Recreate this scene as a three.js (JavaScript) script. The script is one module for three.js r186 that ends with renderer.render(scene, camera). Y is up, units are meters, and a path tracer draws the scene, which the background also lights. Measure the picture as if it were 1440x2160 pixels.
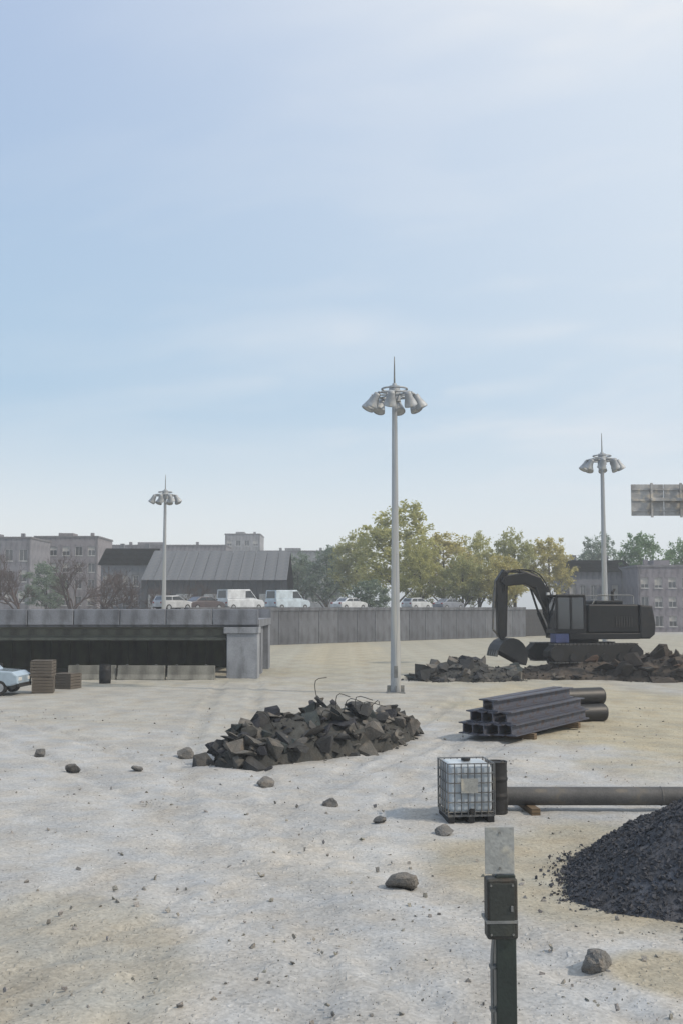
import * as THREE from 'three';
import { mergeGeometries } from 'three/addons/utils/BufferGeometryUtils.js';
import { RoundedBoxGeometry } from 'three/addons/geometries/RoundedBoxGeometry.js';
import { ConvexGeometry } from 'three/addons/geometries/ConvexGeometry.js';

// ---------------------------------------------------------------- camera, sky, sun, exposure
const W = 1440, H = 2160, HZ = 1280, CH = 4, FOV = 50;
const F = 1080 / Math.tan(FOV * Math.PI / 360);
const scene = new THREE.Scene();
const camera = new THREE.PerspectiveCamera(FOV, W / H, 0.1, 6000);
camera.position.set(0, CH, 0);
const pitch = Math.atan((HZ - 1080) / F);
camera.rotation.x = pitch;
scene.add(camera);
const XA = new THREE.Vector3(1, 0, 0);
function dir(px, py) { return new THREE.Vector3((px - 720) / F, -(py - 1080) / F, -1).applyAxisAngle(XA, pitch); }
function gp(px, py) { const d = dir(px, py), t = -CH / d.y; return new THREE.Vector3(d.x * t, 0, d.z * t); }
function at(px, py, depth) { const d = dir(px, py), t = depth / -d.z; return new THREE.Vector3(d.x * t, CH + d.y * t, -depth); }

const clamp = (x, a = 0, b = 1) => Math.max(a, Math.min(b, x));
const smooth = (a, b, x) => { const t = clamp((x - a) / (b - a)); return t * t * (3 - 2 * t); };
const lerp = (a, b, t) => a + (b - a) * t;
function rng(seed) { let s = seed >>> 0; return () => { s = (s + 0x6D2B79F5) >>> 0; let t = Math.imul(s ^ (s >>> 15), 1 | s); t = (t + Math.imul(t ^ (t >>> 7), 61 | t)) ^ t; return ((t ^ (t >>> 14)) >>> 0) / 4294967296; }; }
function hash(x, y, z = 0) { let h = (Math.imul(x | 0, 374761393) + Math.imul(y | 0, 668265263) + Math.imul(z | 0, 1274126177)) | 0; h = Math.imul(h ^ (h >>> 13), 1274126177); return ((h ^ (h >>> 16)) >>> 0) / 4294967296; }
function vnoise(x, y, wrap = 0, z = 0) {
  const x0 = Math.floor(x), y0 = Math.floor(y), fx = x - x0, fy = y - y0, u = fx * fx * (3 - 2 * fx), v = fy * fy * (3 - 2 * fy);
  const q = wrap ? (a) => ((a % wrap) + wrap) % wrap : (a) => a;
  const a = hash(q(x0), q(y0), z), b = hash(q(x0 + 1), q(y0), z), c = hash(q(x0), q(y0 + 1), z), d = hash(q(x0 + 1), q(y0 + 1), z);
  return lerp(lerp(a, b, u), lerp(c, d, u), v);
}
function fbm(x, y, oct = 4, wrap = 0, z = 0) { let s = 0, a = .5, n = 0; for (let i = 0; i < oct; i++) { s += a * vnoise(x, y, wrap, z + i * 17); n += a; x *= 2; y *= 2; wrap *= 2; a *= .5; } return s / n; }

const sunDir = new THREE.Vector3(0.70, 0.66, 0.26).normalize();
{
  const w = 2048, h = 1024, a = new Float32Array(w * h * 4);
  const horizon = [.90, .935, .93], mid = [.475, .65, .815], up = [.295, .425, .69], glow = [.81, .875, .94];
  for (let j = 0; j < h; j++) for (let i = 0; i < w; i++) {
    const el = ((j + .5) / h - .5) * Math.PI, az = ((i + .5) / w - .5) * 2 * Math.PI;
    const x = Math.cos(el) * Math.cos(az), y = Math.sin(el), z = Math.cos(el) * Math.sin(az), o = 4 * (j * w + i);
    const k1 = smooth(.02, .2, y), k2 = smooth(.1, .62, y);
    const cs = x * sunDir.x + y * sunDir.y + z * sunDir.z;
    let g = smooth(-.38, .5, cs) * .93;
    let cloud = 0;
    if (y > 0.01) {
      const px = x / (y + .22), pz = z / (y + .22);
      const u = px * .9 + pz * .35, v = pz * .95 - px * .3;
      const wx = fbm(u * 1.3 + 3, v * 1.3, 3) - .5, wy = fbm(u * 1.3, v * 1.3 + 9, 3) - .5;
      const veil = smooth(.42, .75, fbm(u * 1.1 + wx + 5, v * 2.6 + wy + 2, 5));
      const wisp = smooth(.46, .76, fbm(u * 3.2 + wx * 2, v * 9 + wy * 3, 5));
      const patch = smooth(.35, .7, fbm(u * 1.2 + 11, v * 1.2 + 4, 3));
      cloud = clamp(veil * .42 + wisp * (.25 + patch * .75) * .72) * smooth(.0, .22, y) * (.3 + .8 * smooth(-.32, .3, x));
    }
    for (let q = 0; q < 3; q++) {
      let c = lerp(horizon[q], mid[q], k1); c = lerp(c, up[q], k2);
      c = lerp(c, glow[q], g); c = lerp(c, [.83, .865, .91][q], cloud);
      if (y < 0) c = horizon[q];
      a[o + q] = c;
    }
    a[o + 3] = 1;
  }
  const t = new THREE.DataTexture(a, w, h, THREE.RGBAFormat, THREE.FloatType);
  t.mapping = THREE.EquirectangularReflectionMapping; t.magFilter = t.minFilter = THREE.LinearFilter; t.needsUpdate = true;
  scene.background = t; scene.environment = t;
}
const sun = new THREE.DirectionalLight(0xfff0dc, 3.3);
sun.position.copy(sunDir).multiplyScalar(160).add(new THREE.Vector3(0, 0, -50)); sun.target.position.set(0, 0, -50); scene.add(sun, sun.target);
sun.castShadow = true; sun.shadow.radius = 4; sun.shadow.mapSize.set(4096, 4096); sun.shadow.bias = -0.0005;
Object.assign(sun.shadow.camera, { left: -80, right: 80, top: 80, bottom: -80, near: 1, far: 500 });
scene.fog = new THREE.FogExp2(new THREE.Color().setRGB(.84, .89, .94), 0.0010);
const EXPOSURE = 1;

// ---------------------------------------------------------------- helpers
const taken = {};
function numbered(n) { const k = taken[n] = (taken[n] ?? -1) + 1; return k ? n + '_' + String(k).padStart(3, '0') : n; }
function thing(name, label, category, pos = [0, 0, 0], turn = 0, group) {
  const o = new THREE.Group(); o.name = numbered(name); o.position.set(...pos); o.rotation.y = turn;
  o.userData = { label, category }; if (group) o.userData.group = group; scene.add(o); return o;
}
function part(name, g, m, parent, pos, rot, scl) {
  const o = new THREE.Mesh(g, m); o.name = name; o.castShadow = o.receiveShadow = true;
  if (pos) o.position.set(...pos); if (rot) o.rotation.set(...rot); if (scl) o.scale.set(...scl); parent.add(o); return o;
}
function solo(name, g, m, label, category, pos, rot, group) { const o = part(numbered(name), g, m, scene, pos, rot); o.userData = { label, category }; if (group) o.userData.group = group; return o; }
function struct(name, g, m, pos, rot) { const o = part(name, g, m, scene, pos, rot); o.userData.kind = 'structure'; return o; }
function copy(o, label, pos, turn, group) { const c = o.clone(); c.name = numbered(o.name.replace(/_\d{3}$/, '')); c.userData = { ...o.userData, label }; if (group) c.userData.group = group; c.position.set(...pos); c.rotation.y = turn; scene.add(c); return c; }
// box-projected uv, in metres
function uvm(g) {
  g = g.index ? g.toNonIndexed() : g; if (!g.attributes.normal) g.computeVertexNormals();
  const p = g.attributes.position, n = g.attributes.normal, uv = new Float32Array(p.count * 2);
  for (let i = 0; i < p.count; i += 3) {
    const ax = Math.abs(n.getX(i) + n.getX(i + 1) + n.getX(i + 2)), ay = Math.abs(n.getY(i) + n.getY(i + 1) + n.getY(i + 2)), az = Math.abs(n.getZ(i) + n.getZ(i + 1) + n.getZ(i + 2));
    for (let k = i; k < i + 3; k++) {
      const x = p.getX(k), y = p.getY(k), z = p.getZ(k);
      const [a, b] = ax > ay && ax > az ? [z, y] : ay > az ? [x, z] : [x, y]; uv[2 * k] = a; uv[2 * k + 1] = b;
    }
  }
  g.setAttribute('uv', new THREE.BufferAttribute(uv, 2)); return g;
}
const V = (x, y, z) => new THREE.Vector3(x, y, z);
function bx(x0, y0, z0, x1, y1, z1, r = 0) { const w = x1 - x0, h = y1 - y0, d = z1 - z0; const g = r ? new RoundedBoxGeometry(w, h, d, 2, Math.min(r, w / 2.01, h / 2.01, d / 2.01)) : new THREE.BoxGeometry(w, h, d); return uvm(g.translate((x0 + x1) / 2, (y0 + y1) / 2, (z0 + z1) / 2)); }
function rod(a, b, r0, r1 = r0, seg = 8) { const d = b.clone().sub(a), l = d.length(); const g = new THREE.CylinderGeometry(r1, r0, l, seg); g.translate(0, l / 2, 0); g.applyQuaternion(new THREE.Quaternion().setFromUnitVectors(V(0, 1, 0), d.normalize())); g.translate(a.x, a.y, a.z); return uvm(g); }
function prism(pts, z0, z1, bevel = 0) { const s = new THREE.Shape(pts.map((p) => new THREE.Vector2(...p))); const g = new THREE.ExtrudeGeometry(s, { depth: z1 - z0 - 2 * bevel, bevelEnabled: bevel > 0, bevelThickness: bevel, bevelSize: bevel, bevelOffset: -bevel, bevelSegments: 2 }); g.translate(0, 0, z0 + bevel); return uvm(g); }
const join = (l) => mergeGeometries(l.map((g) => { g = g.index ? g.toNonIndexed() : g; for (const k of Object.keys(g.attributes)) if (!['position', 'normal', 'uv'].includes(k)) g.deleteAttribute(k); return g; }));
function quad(a, b, c, d) { const g = new THREE.BufferGeometry(); g.setAttribute('position', new THREE.BufferAttribute(new Float32Array([...a, ...b, ...c, ...a, ...c, ...d]), 3)); g.computeVertexNormals(); return uvm(g); }

// grey detail tiles: colour = 1 +- something, tiling, with grain, blotches and (where asked) speckles or streaks
function tile(seed, size, metres, f) {
  const a = new Uint8Array(size * size * 4), b = new Uint8Array(size * size * 4);
  for (let j = 0; j < size; j++) for (let i = 0; i < size; i++) {
    const [c, h] = f(i / size, j / size), o = 4 * (j * size + i);
    for (let q = 0; q < 3; q++) { a[o + q] = clamp(c[q]) * 255; b[o + q] = clamp(h) * 255; } a[o + 3] = b[o + 3] = 255;
  }
  const mk = (d, srgb) => { const t = new THREE.DataTexture(d, size, size); t.wrapS = t.wrapT = THREE.RepeatWrapping; t.magFilter = THREE.LinearFilter; t.minFilter = THREE.LinearMipmapLinearFilter; t.generateMipmaps = true; t.repeat.set(1 / metres, 1 / metres); if (srgb) t.colorSpace = THREE.SRGBColorSpace; t.needsUpdate = true; return t; };
  return { map: mk(a, true), bump: mk(b, false) };
}
const T = {
  ground: tile(1, 1024, 5, (u, v) => {
    const big = fbm(u * 6, v * 6, 4, 6, 1), fine = fbm(u * 128, v * 128, 3, 128, 2), peb = vnoise(u * 90, v * 90, 90, 7), peb2 = vnoise(u * 200, v * 200, 200, 9);
    const p = smooth(.78, .92, peb), p2 = smooth(.8, .95, peb2), tone = hash(Math.floor(u * 90), Math.floor(v * 90), 5);
    let c = .86 + (big - .5) * .16 + (fine - .5) * .22 + p * (tone - .5) * .22 - p2 * .07;
    const warm = (fbm(u * 10, v * 10, 3, 10, 21) - .5) * .05;
    return [[c + warm, c, c - warm * 1.4], .35 + fine * .35 + p * .35 + p2 * .2];
  }),
  concrete: tile(2, 512, 3, (u, v) => {
    const big = fbm(u * 4, v * 4, 4, 4, 31), st = fbm(u * 6, v * 2, 5, 2, 33), fine = fbm(u * 90, v * 90, 2, 90, 35);
    const c = .84 + (big - .5) * .26 + (fine - .5) * .12 - smooth(.55, .8, st) * .17;
    return [[c, c, c * .985], fine * .6 + big * .4];
  }),
  metal: tile(3, 512, 1.6, (u, v) => {
    const big = fbm(u * 5, v * 5, 5, 5, 41), fine = fbm(u * 80, v * 80, 2, 80, 43), dust = smooth(.52, .72, fbm(u * 7, v * 7, 5, 7, 47));
    const c = .74 + (big - .5) * .3 + (fine - .5) * .12;
    return [[lerp(c, 1, dust * .5), lerp(c, .93, dust * .5), lerp(c, .82, dust * .5)], fine * .5 + dust * .5];
  }),
  rust: tile(4, 512, 1.3, (u, v) => {
    const big = fbm(u * 6, v * 6, 5, 6, 51), fine = fbm(u * 70, v * 70, 3, 70, 53), r = smooth(.48, .62, big);
    const c = .72 + (fine - .5) * .3; return [[lerp(c, c, r * .8), lerp(c, .8 * c, r * .8), lerp(c, .66 * c, r * .8)], fine];
  }),
  plain: tile(5, 256, 2, (u, v) => { const c = .9 + (fbm(u * 5, v * 5, 5, 5, 61) - .5) * .3; return [[c, c, c], c]; }),
  stone: tile(6, 512, 1.2, (u, v) => { const c = .76 + (fbm(u * 6, v * 6, 5, 6, 71) - .5) * .4 + (fbm(u * 90, v * 90, 2, 90, 73) - .5) * .3, w = (fbm(u * 4, v * 4, 3, 4, 75) - .5) * .1; return [[c + w, c, c - w], fbm(u * 40, v * 40, 3, 40, 77)]; }),
  wood: tile(7, 256, 1.5, (u, v) => { const g = fbm(u * 3, v * 60, 4, 3, 81), c = .75 + (g - .5) * .5; return [[c, c * .96, c * .9], g]; }),
};
const mats = [];
function M(r, g, b, rough = .85, tex = 'plain', o = {}) {
  const t = T[tex]; const { bumpScale = .004, ...rest } = o;
  const m = new THREE.MeshPhysicalMaterial({ color: new THREE.Color().setRGB(r, g, b), roughness: rough, map: t.map, bumpMap: t.bump, bumpScale, side: THREE.DoubleSide, ...rest }); mats.push(m); return m;
}
const glass = new THREE.MeshPhysicalMaterial({ color: new THREE.Color().setRGB(.025, .03, .035), roughness: .06, metalness: 0, specularIntensity: 1, clearcoat: 1, clearcoatRoughness: .05 });
const C = {
  concrete: M(.135, .147, .175, .9, 'concrete'), concreteB: M(.12, .13, .155, .9, 'concrete'), concreteC: M(.15, .162, .19, .9, 'concrete'),
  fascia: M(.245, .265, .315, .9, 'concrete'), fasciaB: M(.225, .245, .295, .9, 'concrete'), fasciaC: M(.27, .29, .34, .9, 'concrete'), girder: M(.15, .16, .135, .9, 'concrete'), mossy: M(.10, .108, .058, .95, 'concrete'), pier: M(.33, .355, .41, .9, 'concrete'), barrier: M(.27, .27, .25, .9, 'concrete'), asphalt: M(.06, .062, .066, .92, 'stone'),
  galv: M(.60, .645, .69, .55, 'metal', { metalness: .15 }), galvDark: M(.33, .35, .355, .55, 'metal', { metalness: .2 }), signBack: M(.60, .61, .62, .6, 'metal', { metalness: .1 }), lens: M(.5, .52, .53, .25, 'plain'),
  black: M(.018, .019, .021, .6, 'metal'), charcoal: M(.013, .0145, .017, .45, 'metal', { specularIntensity: .6 }), charcoalB: M(.032, .034, .038, .6, 'metal', { specularIntensity: .5 }), rubber: M(.02, .02, .02, .9, 'metal'), steel: M(.24, .24, .235, .45, 'metal', { metalness: .6 }),
  blue: M(.07, .10, .28, .5, 'metal'), green: M(.022, .042, .036, .5, 'metal', { clearcoat: .25 }), greenGrey: M(.06, .062, .054, .6, 'rust'), greenBox: M(.05, .06, .054, .5, 'metal'), plate: M(.62, .65, .64, .5, 'metal', { metalness: .2 }),
  stoneDark: M(.085, .0935, .1156, .95, 'stone', { bumpScale: .012 }),
  pipe: M(.17, .17, .172, .65, 'metal', { metalness: .3 }), beam: M(.15, .165, .22, .6, 'rust', { metalness: .3 }), roll: M(.022, .022, .024, .5, 'metal'),
  crateWood: M(.16, .15, .14, .9, 'wood'), timber: M(.22, .17, .115, .9, 'wood'), tank: M(.62, .70, .77, .35, 'plain', { transmission: .25, thickness: 0 }), cage: M(.30, .31, .32, .45, 'metal', { metalness: .6 }),
};
const shadeSet = (list, tex = 'stone') => list.map(([r, g, b]) => M(r, g, b, .95, tex, { bumpScale: .012 }));
C.rubbleDark = shadeSet([[.058, .062, .066], [.05, .054, .06], [.068, .07, .066], [.05, .068, .072], [.15, .146, .135], [.038, .042, .055], [.10, .10, .098], [.22, .215, .2], [.19, .18, .165]]);
C.rubbleBrown = shadeSet([[.07, .058, .048], [.05, .043, .04], [.10, .082, .066], [.15, .135, .118], [.05, .045, .042], [.10, .058, .038], [.2, .185, .16]]);
C.rock = shadeSet([[.25, .245, .235], [.27, .255, .235], [.19, .19, .188]]);

// ---------------------------------------------------------------- ground
const patches = []; // [centre, half width, half depth, colour index]
function patch(px0, py0, px1, py1, kind) { const c0 = gp((px0 + px1) / 2, py0), c1 = gp((px0 + px1) / 2, py1), l = gp(px0, (py0 + py1) / 2), r = gp(px1, (py0 + py1) / 2); patches.push([(c0.x + c1.x) / 2, (c0.z + c1.z) / 2, Math.abs(r.x - l.x) / 2, Math.abs(c1.z - c0.z) / 2, kind]); }
patch(830, 1725, 1640, 2000, 'sand'); patch(1180, 1485, 1760, 1675, 'sandY'); patch(-260, 1890, 430, 2330, 'earth'); patch(-300, 1392, 1700, 1560, 'far'); patches.push([10, -112, 90, 55, 'sandF']); patch(900, 1440, 1700, 1640, 'sandY'); patch(1080, 1590, 1230, 1640, 'pale'); patch(520, 1735, 900, 1880, 'pale'); patch(620, 1355, 830, 1410, 'sandY'); patch(1290, 2010, 1560, 2110, 'sand');
const tones = { sand: [.345, .318, .25], sandY: [.385, .352, .262], earth: [.345, .332, .29], far: [.365, .355, .32], sandF: [.35, .335, .27], pale: [.445, .44, .42] };
// haul-road ruts: pairs of wheel tracks along curves on the ground
const ruts = [[[-7, -8], [-2.5, -16], [1.5, -27], [9, -45]], [[-6.2, -8], [-1.9, -16.4], [1.2, -28], [6, -48]], [[3.2, -7], [.6, -15], [-4.2, -25], [-14, -42]], [[-1.2, -6], [-1.4, -16], [-3.2, -30], [-5.5, -60]]].map((l) => new THREE.CatmullRomCurve3(l.map(([x, z]) => V(x, 0, z))).getSpacedPoints(160));
function rutAt(x, z) {
  let best = -1;
  for (const r of ruts) { let d2 = 1e9; for (let i = 0; i < r.length; i += 2) { const dx = r[i].x - x, dz = r[i].z - z, d = dx * dx + dz * dz; if (d < d2) d2 = d; } if (d2 > 9) continue; best = Math.max(best, -.45); const e = Math.abs(Math.sqrt(d2) - .95 + (vnoise(x * 1.5, z * 1.5) - .5) * .12); best = Math.max(best, 1 - smooth(.17, .3, e) - .45 * smooth(.24, .34, e) * (1 - smooth(.4, .62, e))); }
  return best <= -1 ? 0 : best;
}
function gh(x, z) { return (fbm(x * .22 + 7, z * .22, 3) - .5) * .16 + (fbm(x * 1.3, z * 1.3 + 3, 3) - .5) * .05; }
{
  const axis = (lo, hi, a, b, step, growth) => { const l = []; for (let x = a; x <= b + 1e-6; x += step) l.push(x); let s = step, x = a; while (x > lo) { s *= growth; x -= s; l.unshift(x); } s = step; x = l[l.length - 1]; while (x < hi) { s *= growth; x += s; l.push(x); } return l; };
  const xs = axis(-1300, 1300, -11, 11, .11, 1.09), zs = axis(-1700, 150, -36, -9, .11, 1.075);
  const nx = xs.length, nz = zs.length, pos = new Float32Array(nx * nz * 3), col = new Float32Array(nx * nz * 3), uv = new Float32Array(nx * nz * 2), idx = [];
  for (let j = 0; j < nz; j++) for (let i = 0; i < nx; i++) {
    const x = xs[i], z = zs[j], o = j * nx + i, near = Math.abs(x) < 60 && z > -110;
    const r = z > -62 && Math.abs(x) < 18 ? rutAt(x, z) : 0, tread = r * (fbm(x * 7, z * 7, 2) - .5) * .06;
    const y = (near ? gh(x, z) * smooth(110, 60, -z) : 0) - r * .04 + tread + (near ? (fbm(x * 5, z * 5, 2) - .5) * .022 : 0);
    pos.set([x, y, z], o * 3); uv.set([x, z], o * 2);
    let c = [.396, .399, .394];
    const wx = (fbm(x * .35, z * .35 + 50, 4) - .5), wz = (fbm(x * .35 + 90, z * .35, 4) - .5);
    for (const [cx, cz, rx, rz, k] of patches) { const d = Math.hypot((x - cx) / rx + wx * .7, (z - cz) / rz + wz * .7), m = smooth(1.15, .75, d) * .95; c = c.map((v, q) => lerp(v, tones[k][q], m)); }
    const mottled = 1 + (fbm(x * .9, z * .9, 4) - .5) * .15 + (fbm(x * .16, z * .16, 3) - .5) * .12 - Math.max(0, r) * .09 * fbm(x * 2.5, z * 2.5, 2) + (fbm(x * 4, z * 4 + 40, 2) - .5) * .08;
    col.set(c.map((v) => v * mottled * 1.16), o * 3);
  }
  for (let j = 0; j < nz - 1; j++) for (let i = 0; i < nx - 1; i++) { const a = j * nx + i, b = a + 1, c = a + nx, d = c + 1; idx.push(a, c, b, b, c, d); }
  const g = new THREE.BufferGeometry(); g.setAttribute('position', new THREE.BufferAttribute(pos, 3)); g.setAttribute('color', new THREE.BufferAttribute(col, 3)); g.setAttribute('uv', new THREE.BufferAttribute(uv, 2)); g.setIndex(idx); g.computeVertexNormals();
  struct('ground', g, new THREE.MeshStandardMaterial({ vertexColors: true, map: T.ground.map, bumpMap: T.ground.bump, bumpScale: .02, roughness: .97 }));
}
function chunkGeo(seed, sx = 1, sy = 1, sz = 1, n = 12) { const r = rng(seed), p = []; for (let i = 0; i < n; i++) { const v = V(r() - .5, r() - .5, r() - .5); v.multiplyScalar(.5 / Math.max(Math.abs(v.x), Math.abs(v.y), Math.abs(v.z)) * (.75 + r() * .25)); p.push(v.multiply(V(sx, sy, sz))); } return uvm(new ConvexGeometry(p)); }
{ // loose pebbles on the gravel: nobody could count them
  const r = rng(77), n = 9000, g = chunkGeo(9, 1, .7, 1, 9), im = new THREE.InstancedMesh(g, M(1, 1, 1, .95, 'stone'), n), m = new THREE.Matrix4(), q = new THREE.Quaternion(), e = new THREE.Euler(), col = new THREE.Color();
  for (let i = 0; i < n; i++) {
    const d = 8.5 + Math.pow(r(), 1.7) * 36, x = (r() * 2 - 1) * (d * .36 + 1), z = -d, s = .012 + Math.pow(r(), 12) * .07; e.set(r() * 6, r() * 6, r() * 6); q.setFromEuler(e);
    m.compose(V(x, gh(x, z) + s * .15, z), q, V(s * (.7 + r() * .6), s, s * (.7 + r() * .6))); im.setMatrixAt(i, m); const t = .33 + r() * .2; col.setRGB(t, t * (.95 + r() * .05), t * (.85 + r() * .12)); im.setColorAt(i, col);
  }
  im.name = 'loose_pebbles'; im.userData = { label: 'loose pebbles scattered over the pale gravel ground', category: 'pebbles', kind: 'stuff' }; im.castShadow = im.receiveShadow = true; scene.add(im);
}

// ---------------------------------------------------------------- elevated road, retaining wall, bridge
const roadTop = 3.62;
{
  const A = at(395, HZ, 108), B = at(1120, HZ, 150), d = B.clone().sub(A).setY(0), L = d.length(), turn = -Math.atan2(d.z, d.x);
  const wall = thing('retaining_wall', 'long grey concrete retaining wall of upright panels carrying the road with vehicles', 'wall', [A.x, 0, A.z], turn);
  const nP = Math.floor(L / 3), pg = bx(.02, 0, -.15, 2.97, 3.55, .15, .03), r = rng(4);
  for (let i = 0; i < nP; i++) part('panel', pg, [C.concrete, C.concreteB, C.concreteC][Math.floor(r() * 3)], wall, [i * 3, 0, (r() - .5) * .03]);
  part('backing', bx(0, -.1, -.6, nP * 3, 3.5, -.19), C.concreteB, wall);
  for (let i = 0; i < nP; i++) part('coping', bx(.01, 3.56, -.3, 2.99, 3.95, .24, .04), C.concreteC, wall, [i * 3, 0, 0]);
  // asphalt carriageway behind the wall, on its own fill
  struct('road', bx(-60, .02, -14, L + 90, roadTop, -.62), C.asphalt, [A.x, 0, A.z], [0, turn, 0]);
  scene.userData.roadFrame = { A, turn };
}
{ // bridge at the left
  const D = 62, x1 = at(546, HZ, D).x, x0 = at(-330, HZ, D).x, L = x1 - x0, top = 3.86, bot = 2.86, deep = 11;
  const b = thing('bridge', 'low grey concrete bridge with dark underside ending on a pale pier', 'bridge', [x0, 0, -D]);
  const n = 9, w = L / n;
  for (let i = 0; i < n; i++) part('parapet_panel', bx(i * w + .02, bot + .12, -.22, (i + 1) * w - .02, top, .06, .04), [C.fascia, C.fasciaC, C.fasciaB][i % 3], b);
  part('deck', bx(0, bot, -deep, L, bot + .42, -.23), C.fasciaB, b);
  part('far_parapet', bx(0, bot + .43, -deep, L, top, -deep + .25), C.fasciaB, b);
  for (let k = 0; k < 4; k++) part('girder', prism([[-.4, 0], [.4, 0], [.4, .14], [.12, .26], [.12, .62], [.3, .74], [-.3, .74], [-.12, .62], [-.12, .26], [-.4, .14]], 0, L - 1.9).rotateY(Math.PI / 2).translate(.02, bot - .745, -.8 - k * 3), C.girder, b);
  const pier = part('pier', bx(L - 1.78, -.15, -1.6, L - .04, bot - .002, .03, .05), C.pier, b);
  part('pier_cap', bx(L - 1.95, bot - .35, -1.75, L + .02, bot - .004, .12, .03), C.pier, pier);
  part('pier', bx(L - 1.78, -.15, -deep + .2, L - .04, bot - .002, -deep + 1.8, .05), C.fasciaB, b);
  part('pier', bx(L - 1.6, -.15, -6.4, L - .2, bot - .002, -5, .05), C.fasciaB, b);
  // abutment bank under the far edge, mossy and dark, and the stub wall at the left end
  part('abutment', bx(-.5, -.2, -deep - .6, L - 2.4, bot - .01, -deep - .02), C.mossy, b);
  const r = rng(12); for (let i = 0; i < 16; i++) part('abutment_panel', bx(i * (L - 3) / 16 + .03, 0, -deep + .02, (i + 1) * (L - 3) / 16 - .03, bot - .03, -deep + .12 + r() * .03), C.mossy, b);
}

for (let k = 0; k < 3; k++) { // low concrete barriers before the opening
  const D = 61, p = at(148 + k * 104, HZ, D), t = thing('concrete_barrier', ['low concrete barrier behind the dark barrel and the single crate', 'low concrete barrier between two others before the bridge opening', 'low concrete barrier before the bridge opening, beside the pale pier'][k], 'barrier', [p.x, gh(p.x, p.z) - .02, -D], [.04, -.02, .03][k]);
  part('block', prism([[-.28, 0], [.28, 0], [.28, .08], [.14, .32], [.09, .8], [-.09, .8], [-.14, .32], [-.28, .08]], 0, 2.6, .015).rotateY(Math.PI / 2), C.barrier, t); for (const x of [.5, 2.1]) part('lifting_eye', uvm(new THREE.TorusGeometry(.06, .012, 6, 12, Math.PI).translate(x, .8, 0)), C.galvDark, t);
}
// ---------------------------------------------------------------- lighting masts
function mast(D, px, label) {
  const p = at(px, HZ, D), base = gh(p.x, p.z), h = 15.9, t = thing('light_mast', label, 'light mast', [p.x, base, p.z], 0, 'tall floodlight masts');
  part('pole', new THREE.LatheGeometry([[.0, 0], [.24, 0], [.235, 1], [.17, 7], [.115, 14.3], [.105, h - 1.35], [0, h - 1.35]].map((q) => new THREE.Vector2(...q)), 20), C.galv, t);
  const bp = part('base_plate', join([bx(-.42, -.05, -.42, .42, .05, .42, .02), ...[0, 1, 2, 3].map((k) => bx(-.02, .05, .22, .02, .34, .40).rotateY(k * Math.PI / 2))]), C.galvDark, t);
  for (let k = 0; k < 4; k++) part('anchor_bolt', new THREE.CylinderGeometry(.03, .03, .14, 6), C.galvDark, bp, [k & 1 ? .33 : -.33, .1, k & 2 ? .33 : -.33]);
  part('door_hatch', bx(-.09, .7, .215, .09, 1.25, .245, .02), C.galvDark, t);
  part('lightning_rod', rod(V(0, h - 1.35, 0), V(0, h - .05, 0), .045, .02), C.galvDark, t);
  const head = part('head_frame', join([new THREE.TorusGeometry(.95, .055, 8, 36).rotateX(Math.PI / 2).translate(0, h - 1.9, 0), new THREE.TorusGeometry(.6, .045, 8, 30).rotateX(Math.PI / 2).translate(0, h - 1.62, 0), new THREE.CylinderGeometry(.26, .3, .75, 14).translate(0, h - 1.85, 0), ...[0, 1, 2, 3, 4, 5, 6, 7].map((k) => rod(V(Math.cos(k * Math.PI / 4) * .2, h - 1.9, Math.sin(k * Math.PI / 4) * .2), V(Math.cos(k * Math.PI / 4) * 1.1, h - 1.9, Math.sin(k * Math.PI / 4) * 1.1), .04))].map((g) => uvm(g))), C.galv, t);
  for (let k = 0; k < 8; k++) {
    const g = new THREE.LatheGeometry([[.0, .3], [.14, .3], [.17, .2], [.18, .05], [.3, -.32], [.31, -.4], [.27, -.42]].map((q) => new THREE.Vector2(...q)), 14);
    const f = part('floodlight', uvm(g), C.galv, t, [Math.cos(k * Math.PI / 4 + .2) * 1.12, h - 2.2, Math.sin(k * Math.PI / 4 + .2) * 1.12], [Math.sin(k * Math.PI / 4 + .2) * .5, 0, -Math.cos(k * Math.PI / 4 + .2) * -.5]);
    part('lens', new THREE.CircleGeometry(.27, 16).rotateX(Math.PI / 2), C.lens, f, [0, -.4, 0]);
  }
  return t;
}
mast(51.5, 833, 'tallest looking floodlight mast, rising in front of the yellow green trees');
mast(74.6, 1275, 'floodlight mast standing behind the dark excavator near the grey sign panel');
mast(98, 346, 'faint distant floodlight mast rising behind the low concrete bridge');

// ---------------------------------------------------------------- large sign panel at the right
{
  const D = 60, a = at(1330, 1088, D), top = at(1330, 1022, D).y, t = thing('road_sign', 'grey back of a large overhead road sign on a cantilever post', 'sign', [a.x, 0, -D]);
  const w = 5.4, pw = w / 3;
  for (let i = 0; i < 3; i++) part('panel', bx(i * pw + .015, a.y, 0, (i + 1) * pw - .015, top, .05), C.signBack, t);
  for (let k = 0; k < 3; k++) part('stiffener', bx(.05, lerp(a.y, top, .16 + k * .34) - .05, .052, w - .05, lerp(a.y, top, .16 + k * .34) + .05, .1), C.signBack, t);
  for (const x of [1.1, 2.7, 4.3]) part('bracket', bx(x - .06, a.y - .1, .14, x + .06, top + .06, .24), C.signBack, t);
  part('arm', bx(1.0, lerp(a.y, top, .5) - .09, .245, 5.2, lerp(a.y, top, .5) + .09, .42, .02), C.signBack, t);
  part('post', new THREE.CylinderGeometry(.2, .27, top + .8, 18).translate(3.02, (top + .8) / 2 - .2, .68), C.galvDark, t);
}

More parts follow.
